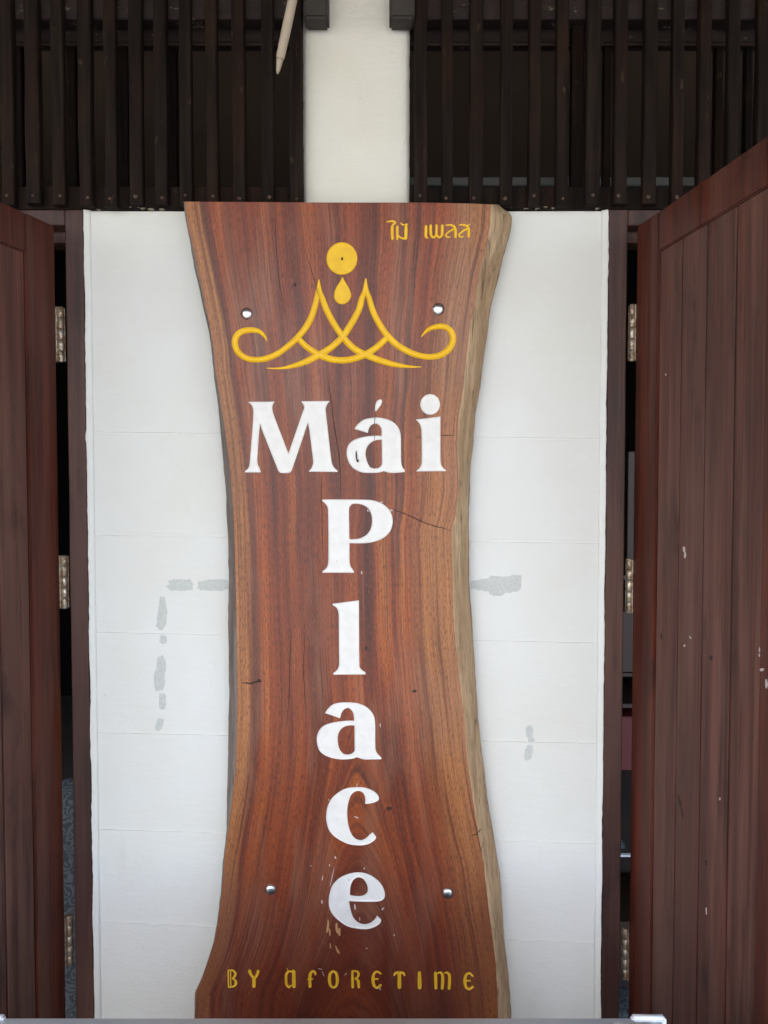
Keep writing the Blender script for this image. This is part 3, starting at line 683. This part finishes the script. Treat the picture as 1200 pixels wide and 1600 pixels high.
add_str('emblem_scrolls', 'yellow carved double peak with curled ends', LG, M_lety, .0034, 5.0)
def thai(nm, lb, sts): add_str(nm, lb, [[(x / 7.5 + 590, y / 7.5 + 335, w_ / 7.5) for x, y, w_ in s_] for s_ in sts], M_lety, .0016, 1.8, .35)
thai('carved_letter', 'small yellow Thai letter', [[(112, 86, 14), (150, 80, 20), (185, 82, 24), (208, 98, 20), (180, 122, 20), (170, 145, 28)], [(172, 140, 32), (170, 210, 34), (174, 284, 30)]])
thai('carved_letter', 'small yellow Thai letter with tone mark', [[(230, 146, 28), (230, 215, 30), (230, 288, 26)], [(240, 246, 16), (262, 268, 20), (300, 282, 24), (330, 284, 26)], [(334, 120, 28), (332, 200, 38), (330, 276, 34)], [(276, 104, 18), (296, 124, 16), (325, 118, 12), (352, 114, 12)]])
thai('carved_letter', 'small yellow Thai letter', [[(567, 138, 30), (566, 200, 34), (564, 255, 30), (584, 274, 20)]])
thai('carved_letter', 'small yellow Thai letter', [[(622, 132, 30), (622, 190, 32), (628, 245, 28), (655, 270, 24), (684, 246, 26), (690, 190, 28), (690, 130, 28)], [(690, 240, 26), (720, 270, 24), (752, 244, 28), (757, 190, 32), (757, 132, 30)]])
thai('carved_letter', 'small yellow Thai letter', [[(800, 128, 14), (850, 124, 22), (892, 140, 28), (912, 180, 30), (912, 262, 32)], [(900, 170, 22), (850, 195, 20), (808, 228, 20), (800, 248, 20), (816, 266, 18), (848, 266, 16)]])
thai('carved_letter', 'small yellow Thai letter', [[(960, 124, 14), (1000, 122, 20), (1040, 134, 26), (1066, 170, 28), (1068, 258, 32)], [(1056, 165, 22), (1000, 195, 20), (962, 228, 20), (955, 246, 20), (972, 264, 18), (1000, 262, 16)], [(1046, 138, 16), (1064, 128, 14), (1082, 114, 10)]])
def low(lb, ox, sts, nm='carved_letter'): add_str(nm, lb, [[(x / 6 + ox, y / 6 + 1505, w_ / 6) for x, y, w_ in s_] for s_ in sts], M_letp, .0016, 1.8, .35)
low('small yellow B', 350, [[(39, 68, 12), (40, 150, 12), (44, 224, 14)], [(62, 70, 10), (62, 150, 10), (66, 222, 10)], [(45, 66, 12), (85, 68, 16), (106, 95, 24), (98, 125, 22), (80, 140, 14)], [(80, 142, 14), (104, 160, 22), (110, 190, 26), (92, 216, 18), (50, 224, 14)]])
low('small yellow Y', 350, [[(240, 74, 30), (252, 105, 26), (282, 145, 22)], [(318, 74, 26), (308, 110, 26), (282, 145, 24)], [(281, 135, 32), (281, 180, 32), (280, 214, 32)]])
low('small yellow uncial A', 350, [[(604, 76, 22), (584, 105, 24), (582, 150, 24), (586, 195, 26), (608, 222, 24), (632, 205, 12)], [(600, 74, 16), (630, 78, 18), (652, 72, 22)], [(654, 80, 32), (655, 150, 34), (656, 216, 34)], [(592, 44, 3), (594, 60, 6)]])
low('small yellow f', 350, [[(806, 216, 30), (804, 160, 28), (808, 105, 28), (828, 76, 22), (852, 82, 22), (856, 104, 18)], [(786, 150, 12), (830, 146, 14)]])
low('small yellow O', 350, [[(1024, 74, 22), (996, 95, 26), (988, 150, 30), (998, 205, 26), (1026, 226, 22), (1054, 205, 26), (1062, 150, 30), (1052, 95, 26), (1024, 74, 22)]])
low('small yellow R', 550, [[(4, 78, 24), (4, 150, 26), (6, 222, 26)], [(6, 72, 16), (46, 76, 18), (62, 100, 24), (52, 130, 20), (30, 144, 16)], [(36, 142, 20), (58, 168, 28), (64, 222, 26)]])
low('small yellow E', 550, [[(268, 96, 18), (236, 78, 20), (206, 98, 24), (196, 150, 30), (206, 205, 28), (236, 230, 22), (266, 206, 24)], [(200, 148, 18), (242, 148, 16)]])
low('small yellow T', 550, [[(396, 112, 16), (408, 92, 24), (442, 88, 28), (480, 92, 24), (492, 114, 16)], [(443, 92, 34), (443, 160, 34), (443, 224, 34)]])
low('small yellow I', 550, [[(632, 90, 28), (633, 160, 36), (634, 226, 36)]])
low('small yellow M', 550, [[(782, 92, 28), (784, 160, 30), (786, 232, 28)], [(800, 96, 10), (828, 86, 20), (848, 110, 28), (850, 170, 30), (846, 234, 28)], [(868, 92, 10), (892, 88, 22), (912, 112, 28), (914, 170, 30), (910, 234, 30)]])
low('small yellow E at the end of the line', 550, [[(1130, 118, 20), (1100, 92, 22), (1068, 112, 26), (1058, 165, 32), (1068, 220, 28), (1098, 242, 24), (1130, 222, 24)], [(1062, 164, 18), (1106, 164, 16)]])

sign = empty('signboard', (P(540, 1680, YF).x, YF, .0))
tag(sign, 'tall reddish live-edge wooden signboard with white carved letters, bolted to the white wall', 'sign')
SO = Vector(sign.location)
rows = [314.5 + i * (1670 - 314.5) / 340 for i in range(341)]
def top_y(px): return float(np.interp(px, [287, 520, 660, 735, 767], [315, 316.5, 316.5, 318, 319.5]))
outer = []
for r_ in rows[::1]: outer.append((it(FR, r_) + mnoise.noise(Vector((r_ * .09, 1, 1))) * .9, max(r_, 319.5) if r_ < 320 else r_))
outer = [outer[0]] + [o_ for o_ in outer[1:] if o_[1] > 320.5]
RR = outer[:]
LLs = []
for r_ in rows: LLs.append((it(FL, r_) + mnoise.noise(Vector((r_ * .08, 7, 1))) * .7, max(r_, 315)))
LLs = [LLs[0]] + [o_ for o_ in LLs[1:] if o_[1] > 316.5]
topl = [(x_, top_y(x_)) for x_ in np.linspace(LLs[0][0], RR[0][0], 60)[1:-1]]
boundary = RR + LLs[::-1] + topl        # right side down, left side up, along the top
glyphs = []; cuts = []
for (nm, lb, kd, geo, mat, depth, rim, hh) in GL:
    allp = np.vstack([g_[:, :2] for g_ in geo]); x0, y0 = allp.min(0) - 8; x1, y1 = allp.max(0) + 8
    X, Y = np.meshgrid(np.arange(x0, x1, hh), np.arange(y0, y1, hh))
    F = sdf_poly(X, Y, geo) if kd == 'p' else sdf_strokes(X, Y, geo)
    F = np.where(np.abs(F) < 1e-4, 1e-4, F)
    if kd == 'p' : F = F - .15
    lps = contours(F, x0, y0, hh)
    glyphs.append((nm, lb, lps, F, x0, y0, hh, mat, depth, rim)); cuts += lps
def fsample(F, x0, y0, h, x, y):
    i = (x - x0) / h; j = (y - y0) / h
    if i < 0 or j < 0 or i >= F.shape[1] - 1 or j >= F.shape[0] - 1: return 9.
    a, b = int(i), int(j); u, v = i - a, j - b
    return float(F[b, a] * (1-u)*(1-v) + F[b, a+1]*u*(1-v) + F[b+1, a]*(1-u)*v + F[b+1, a+1]*u*v)
def cdt(loops, extra):
    vs, es = [], []
    for lp in loops:
        n0 = len(vs); vs += [Vector(p_) for p_ in lp]; es += [(n0 + i, n0 + (i + 1) % len(lp)) for i in range(len(lp))]
    vs += [Vector(p_) for p_ in extra]
    r = delaunay_2d_cdt(vs, es, [], 0, 1e-5); return [(v.x, v.y) for v in r[0]], [tuple(f) for f in r[2]]
allcut = [np.array(c_) for c_ in cuts]
extra = []
for y in np.arange(322, 1668, 6.5):
    for x in np.arange(it(FL, y) + 5, it(FR, y) - 4, 6.5): extra.append((x + random.uniform(-.8, .8), y + random.uniform(-.8, .8)))
V2, T2 = cdt([boundary] + cuts, extra)
V2a = np.array(V2); cen = V2a[np.array(T2)].mean(1)
def inside(loops, pts):
    r = np.zeros(len(pts), bool); X, Y = pts[:, 0], pts[:, 1]
    for lp in loops:
        lp = np.array(lp); x0, y0 = lp.min(0); x1, y1 = lp.max(0); m = (X > x0) & (X < x1) & (Y > y0) & (Y < y1)
        if not m.any(): continue
        xs, ys = X[m], Y[m]; c_ = np.zeros(len(xs), bool)
        for i in range(len(lp)):
            a, b = lp[i], lp[(i + 1) % len(lp)]
            if a[1] != b[1]: c_ ^= ((a[1] > ys) != (b[1] > ys)) & (xs < (b[0] - a[0]) * (ys - a[1]) / (b[1] - a[1]) + a[0])
        r[m] ^= c_
    return r
keep = inside([boundary], cen) & ~inside(cuts, cen)
verts = [P(x, y, YF) for x, y in V2]; faces = [T2[i] for i in np.nonzero(keep)[0]]; midx = [0] * len(faces)
nfront = len(verts)
def strip(edge, silt, side, K, mi):
    """live edge from the front arris round to the back"""
    cols = []
    for (fx, y) in edge:
        sx = it(silt, y); c_ = []
        for j in range(K + 1):
            f = j / K
            x = fx + (sx - fx) * (f ** .9); Yd = YF + (YB - YF) * f ** 1.25
            bumpn = mnoise.noise(Vector((f * 3.2, y * .018, side))) + .5 * mnoise.noise(Vector((f * 8, y * .07, side + 4)))
            if j: Yd += bumpn * .0045 * math.sin(f * math.pi * .8); x += side * bumpn * 1.2 * f * (1.2 if j == K else .8)
            c_.append(P(x, y, Yd))
        b = P(sx, y, YB); c_.append(Vector((b.x - side * .006, YK - .006, b.z))); c_.append(Vector((b.x - side * .020, YK, b.z)))
        cols.append(c_)
    n0 = len(verts)
    for c_ in cols: verts.extend(c_)
    m = K + 3
    for i in range(len(cols) - 1):
        for j in range(m - 1):
            a = n0 + i * m + j; q_ = (a, a + 1, a + m + 1, a + m)
            faces.append(q_ if side < 0 else q_[::-1]); midx.append(mi)
    return cols
cR = strip(RR, SRt, 1, 12, 1); cL = strip(LLs, SLt, -1, 6, 2)
# top end grain with the chamfered right corner
tl = [LLs[0]] + topl + [RR[0]]; n0 = len(verts)
for (x, y) in tl: verts.append(P(x, y, YF)); q_ = P(x, y, YF); verts.append(Vector((q_.x, YK, q_.z)))
for i in range(len(tl) - 1): faces.append((n0 + 2*i, n0 + 2*i + 1, n0 + 2*i + 3, n0 + 2*i + 2)); midx.append(1)
for cc in (cR[0], cL[0]):
    n0 = len(verts); verts.extend(cc); verts.append(Vector((cc[0].x, YK, cc[0].z))); faces.append(tuple(range(n0, n0 + len(cc) + 1))); midx.append(1)
# back
n0 = len(verts)
for a, b in zip(cL[::8], cR[::8]): verts.append(a[-1]); verts.append(Vector((b[-1].x, b[-1].y, a[-1].z)))
for i in range((len(verts) - n0) // 2 - 1): faces.append((n0 + 2*i, n0 + 2*i + 1, n0 + 2*i + 3, n0 + 2*i + 2)); midx.append(1)
me = bpy.data.meshes.new('slab'); me.from_pydata([v - SO for v in verts], [], faces); me.update()
for m_ in (M_sign, M_liveR, M_liveL): me.materials.append(m_)
me.polygons.foreach_set('material_index', midx)
me.polygons.foreach_set('use_smooth', [m_ > 0 for m_ in midx])
# grain fields
ringA, sideA, alA, eLA, eRA = [], [], [], [], []
for i, v in enumerate(verts):
    if i < nfront:
        x, y = V2[i]; l, r_ = it(FL, y), it(FR, y); u = (x - l) / (r_ - l)
        wd = .50; du = (u - .52) * wd; dpx = (y - 1120) / 1000
        K_ = .0; a_ = max(0., dpx)
        F_ = du * du - .042 * a_ ** 1.35 + .0 
        s_ = math.copysign(math.sqrt(abs(F_)), F_) if F_ < 0 else math.sqrt(F_)
        bl = min(1, max(0, (y - 850) / 520)); bl = bl * bl * (3 - 2 * bl)
        # above the arch the left and right halves differ, towards it they join
        base = du if du > 0 else du
        rs = base * (1 - bl) + (s_ if du > 0 else s_ * 1.0) * bl if du > 0 else base * (1 - bl) - s_ * bl * 1.0
        if bl > 0 and F_ < 0: rs = s_ * (1 if du > 0 else -1) * (1 - bl) + s_ * bl if bl < 1 else s_
        if bl >= 1: rs = s_
        ringA.append(abs(du) * (1 - bl) + s_ * bl); sideA.append(.85 * (1 - bl) * (1 / (1 + math.exp(-du * 90)))); alA.append((y - 315) * .00145)
        eLA.append((x - l) * .00145); eRA.append((r_ - x) * .00145)
    else: ringA.append(0.); sideA.append(0.); alA.append(0.); eLA.append(0.); eRA.append(0.)
for nm_, ar in (('ring', ringA), ('side', sideA), ('along', alA), ('edge_l', eLA), ('edge_r', eRA)):
    at = me.attributes.new(nm_, 'FLOAT', 'POINT'); at.data.foreach_set('value', ar)
slab = link('slab', me, None, sign)
# carved and painted figures
for (nm, lb, lps, F, x0, y0, hh, mat, depth, rim) in glyphs:
    st = max(1.3 if mat is M_letw else 1.0, hh * 1.6); ex_ = []
    ny, nx_ = F.shape
    for y in np.arange(y0, y0 + ny * hh, st):
        for x in np.arange(x0, x0 + nx_ * hh, st):
            if fsample(F, x0, y0, hh, x, y) < -.45: ex_.append((x, y))
    if rim < 3:      # an inner ring so that the rim bevel reads clean
        for lp in lps:
            A = np.array(lp)
            for i in range(0, len(A), 2):
                t = A[(i + 1) % len(A)] - A[i - 1]; nn = np.array((-t[1], t[0])); nn /= (np.linalg.norm(nn) + 1e-9)
                for sgn in (1, -1):
                    q_ = A[i] + nn * sgn * rim
                    f_ = fsample(F, x0, y0, hh, q_[0], q_[1])
                    if f_ < -rim * .85: ex_.append((float(q_[0]), float(q_[1])))
    v2, t2 = cdt(lps, ex_); va = np.array(v2); kp = inside(lps, va[np.array(t2)].mean(1))
    vv_ = []
    for (x, y) in v2:
        dd = max(0., -fsample(F, x0, y0, hh, x, y)); f_ = min(1, dd / rim)
        z_ = depth * (1 - (1 - f_) ** 2) if rim > 3 else depth * (f_ * f_ * (3 - 2 * f_))
        q_ = P(x, y, YF); vv_.append(Vector((q_.x, YF + z_ + mnoise.noise(Vector((x * .11, y * .06, 3))) * .00025 * f_, q_.z)) - SO)
    mg = bpy.data.meshes.new(nm); mg.from_pydata(vv_, [], [t2[i] for i in np.nonzero(kp)[0]])
    mg.polygons.foreach_set('use_smooth', [True] * len(mg.polygons)); mg.update()
    o = link(nm, mg, mat, sign); o['label'] = lb
# bolts
for (px, py, r_) in ((385.5, 490, 8.8), (685, 483, 9.2), (422.5, 1390, 8.4), (700, 1395.5, 8.6)):
    c = P(px, py, YF) - SO; rr = r_ * .00143; b_ = empty('bolt', c, 0, sign)
    bm = bmesh.new(); lathe(bm, [(rr * 1.04, .0004), (rr * 1.02, -.0006)] + [(rr * math.cos(a * math.pi / 18), -.0006 - rr * .48 * math.sin(a * math.pi / 18)) for a in range(0, 9)] + [(.0003, -.0006 - rr * .48)], (0, 0, 0), 'Y', 28)
    bmobj('bolt_head', bm, M_bolt, b_, True)
    bm = bmesh.new(); lathe(bm, [(rr * 1.07, .0003), (rr * 1.06, -.0002), (rr * 1.0, -.0003)], (0, 0, 0), 'Y', 24); bmobj('bolt_rim', bm, M_crack, b_, True)
# knots, checks, chips
def sp(px, py): q_ = P(px, py, YF) - SO; return q_.x, q_.z
def marks(name, items, mat, lift=-.0003, th=.0006, seed=0):
    it_ = []
    for (px, py, w_, h_, tl_) in items: x, z = sp(px, py); it_.append((x, z, w_ * .00143, h_ * .00143, tl_))
    return chips(name, sign, it_, mat, y=lift, th=th, seed=seed)
def crack(pts, w_):
    bm = bmesh.new(); prev = None
    n = (len(pts) - 1) * 6
    for i in range(n + 1):
        t = i / 6; a = min(int(t), len(pts) - 2); f = t - a
        x = pts[a][0] + (pts[a+1][0] - pts[a][0]) * f; y = pts[a][1] + (pts[a+1][1] - pts[a][1]) * f
        dx, dy = pts[a+1][0] - pts[a][0], pts[a+1][1] - pts[a][1]; l = math.hypot(dx, dy)
        y += mnoise.noise(Vector((x * .2, y * .2, 2))) * 1.6 * abs(dx) / l; x += mnoise.noise(Vector((x * .2, y * .2, 9))) * 1.6 * abs(dy) / l
        ww = w_ * math.sin(math.pi * min(1, max(.04, i / n))) ** .5 * (.6 + .5 * random.random()) / 2; nx2, ny2 = -dy / l * ww, dx / l * ww
        a1 = bm.verts.new(P(x + nx2, y + ny2, YF - .0003) - SO); b1 = bm.verts.new(P(x - nx2, y - ny2, YF - .0003) - SO)
        if prev: bm.faces.new((prev[0], a1, b1, prev[1]))
        prev = (a1, b1)
    bmobj('crack', bm, M_crack, sign)
crack([(612, 795), (640, 806), (672, 820), (708, 829)], 1.8); crack([(688, 680.5), (713, 680)], 1.5); crack([(651, 684), (660, 683)], 1.2)
crack([(586, 615), (585.5, 680), (586, 725)], .9); crack([(737, 1306), (745, 1303), (753, 1294)], 1.8)
crack([(478, 395), (492, 440), (500, 470)], .9); crack([(513, 595), (520, 650), (531, 720), (533, 780)], 1.6); crack([(502, 740), (503, 800), (504, 870)], 1.1)
crack([(378, 1068), (394, 1067), (410, 1064)], 3.4); crack([(430, 330), (431, 380), (436, 440), (447, 500)], 1.0); crack([(455, 980), (452, 1060), (449, 1140)], 1.3); crack([(476, 975), (474, 1050), (478, 1120)], 1.1)
marks('knot', [(461, 445, 6, 4, .4), (648, 1080, 8, 5, .2), (608, 1263, 9, 6, .1), (405, 1063, 6, 4, 0), (572, 1013, 4, 8, .1), (534.5, 404.5, 3, 4.5, 0), (557, 712, 2.2, 18, .05), (559, 720, 4, 5, 0)], M_crack, -.0003, .0030)
marks('bare_wood', [(512, 1447, 4, 22, -.08), (515, 1456, 3, 13, .1), (526, 1450, 4, 18, .1), (530, 1456, 4, 13, .0), (526, 1483, 2.5, 13, .3), (529, 1487, 2, 8, .3), (516, 1478, 2, 9, 0)], M_tan)
it_ = [(554.5, 1417, 3, 9, .1), (562, 1436, 1.6, 6, .1), (503, 1409, 2.6, 7, .2), (594, 1173 - 40, 1.6, 7, .1), (575, 798, 2.2, 4, .2), (565, 895, 2, 6, .1), (557, 1277, 8, 2.2, -.3), (524, 1340, 3, 4, .4), (515, 1352, 2, 3, 0),
       (569, 1357, 1.8, 3.4, 0), (598, 1420, 6, 3, .6), (514, 1250, 1.8, 4, 0), (596, 785, 4, 3, .4), (611, 797, 6, 3, -.2), (558, 1226, 5, 1.6, 1.2), (616, 1461, 2, 3, 0), (594, 1545, 2, 5, 0), (504, 1372, 1.4, 9, -.15), (519, 1370, 1.1, 34, -.22),
       (500, 1514, 8, 1.1, -.2), (505, 1522, 1.2, 10, .4), (540, 1522, 6, 1.4, .8), (573, 1482, 2, 2, 0), (545, 1375, 2, 3, 0)]
for i in range(4): it_.append((random.gauss(545, 45), random.uniform(1300, 1560), random.uniform(.6, 1.2), random.uniform(1, 3.5), random.uniform(-.8, .8)))
marks('scratch', it_, M_chip, -.00025, .0005, 3)

# ---------------------------------------------------------------- pale plastic chest in front of the wall
def chest():
    Yb = -.62; z = P(600, 1588, Yb).z; xa, xb = P(-40, 1594, Yb).x, P(1034, 1594, Yb).x
    t = empty('plastic_chest', ((xa + xb) / 2, Yb - .36, 0)); tag(t, 'pale grey plastic chest along the bottom edge of the photo', 'chest')
    W_ = (xb - xa) / 2
    boxobj('chest_body', (-W_ + .03, W_ - .03, -.33, .33, .001, z - .06), M_plastic, t, .03, 3, True)
    boxobj('chest_lid', (-W_, W_, -.36, .36, z - .055, z), M_plastic, t, .005, 4, True)
    for s in (-1, 1):
        bm = bmesh.new(); box(bm, min(s * (W_ - .050), s * (W_ + .004)), max(s * (W_ - .050), s * (W_ + .004)), .3475, .363, z - .050, z + .004, .0035, 4); bmobj('corner_rim', bm, M_plastic, t, True)
    boxobj('lid_inset', (W_ - .085, W_ - .022, -.33, .3445, z - .01, z + .0035), M_plastic2, t, .003, 2, True)
chest()

# ---------------------------------------------------------------- things inside, glimpsed through the hinge gaps
def cloth_chair(name, label, px0, px1, pytop, Y, round_=True):
    t = empty(name, (P((px0 + px1) / 2, pytop, Y).x, Y, 0)); tag(t, label, 'covered chair')
    z = P(px0, pytop, Y).z; w2 = (P(px1, pytop, Y).x - P(px0, pytop, Y).x) / 2; bm = bmesh.new(); n, m = 24, 26; rows_ = []
    for j in range(m + 1):
        f = j / m; zz_ = .02 + (z - .02) * f; row = []
        k_ = math.sqrt(max(0, 1 - max(0, (f - .82) / .18) ** 2))
        for i in range(n):
            a = 2 * math.pi * i / n
            fold = 1 + .05 * math.sin(a * 7) * (1 - f)
            row.append(bm.verts.new((w2 * math.copysign(abs(math.cos(a)) ** .6, math.cos(a)) * (.35 + .65 * k_) * fold, .06 * math.copysign(abs(math.sin(a)) ** .6, math.sin(a)) * (.2 + .8 * k_) * fold + .02 * f, zz_)))
        rows_.append(row)
    for A, B in zip(rows_, rows_[1:]):
        for i in range(n): bm.faces.new((A[i], A[(i + 1) % n], B[(i + 1) % n], B[i]))
    bm.faces.new(rows_[0]); bm.faces.new(rows_[-1]); bmobj('patterned_cover', bm, M_batik, t, True)
    boxobj('seat', (-w2 * .9, w2 * .9, .08, .42, .40, .47), M_batik, t, .03, 2, True)
cloth_chair('covered_chair', 'chair back under grey scroll-patterned cloth seen through the left hinge gap', 52, 192, 1222, .15)
cloth_chair('covered_stool', 'grey patterned cloth seen low through the right hinge gap', 905, 1000, 1562, .15)
sh = empty('shelf_unit', (P(985, 1000, .5).x, .5, 0)); tag(sh, 'dark brown shelf unit glimpsed through the right hinge gap', 'shelf')
def shz(py): return P(985, py, .5).z
for za, zb, mt, nm in ((1100, 1106, M_shelf, 'shelf_board'), (1052, 1057, M_shelf, 'shelf_board'), (1336, 1339, M_white, 'bright_line'), (955, 1050, M_shelf, 'shelf_panel'), (1440, 1700, M_shelf, 'shelf_panel')):  # white strip: a thin bright line of light painted as a solid piece
    boxobj(nm, (-.16, .16, .0, .012 if nm == 'bright_line' else .30, max(.013, shz(zb)), shz(za)), mt, sh, .0)
boxobj('shelf_side', (-.19, -.163, -.001, .30, .013, shz(900)), M_shelf, sh); boxobj('shelf_side', (.163, .19, -.001, .30, .013, shz(900)), M_shelf, sh)
boxobj('shelf_board', (-.19, .19, -.001, .30, shz(905), shz(899)), M_shelf, sh)
rb = boxobj('storage_box', (P(968, 1160, .51).x - .02, P(1010, 1160, .51).x + .03, .51, .70, shz(1206), shz(1122)), M_redbox, None, .004, 2); tag(rb, 'crimson box between shelves behind the right door frame', 'box')
po = boxobj('inner_post', (P(981, 750, .52).x, P(992, 750, .52).x, .52, .56, shz(899), P(985, 705, .52).z), M_shelf, None, .002); tag(po, 'thin upright seen through the right hinge gap above the middle hinge', 'post')
ld = boxobj('ledge', (P(600, 282, .16).x, P(1100, 282, .16).x, .16, .22, P(540, 290, .16).z, P(540, 276, .16).z), M_ledge, None, .003)
tag(ld, 'pale ledge behind the foot of the right slatted vent', 'ledge')
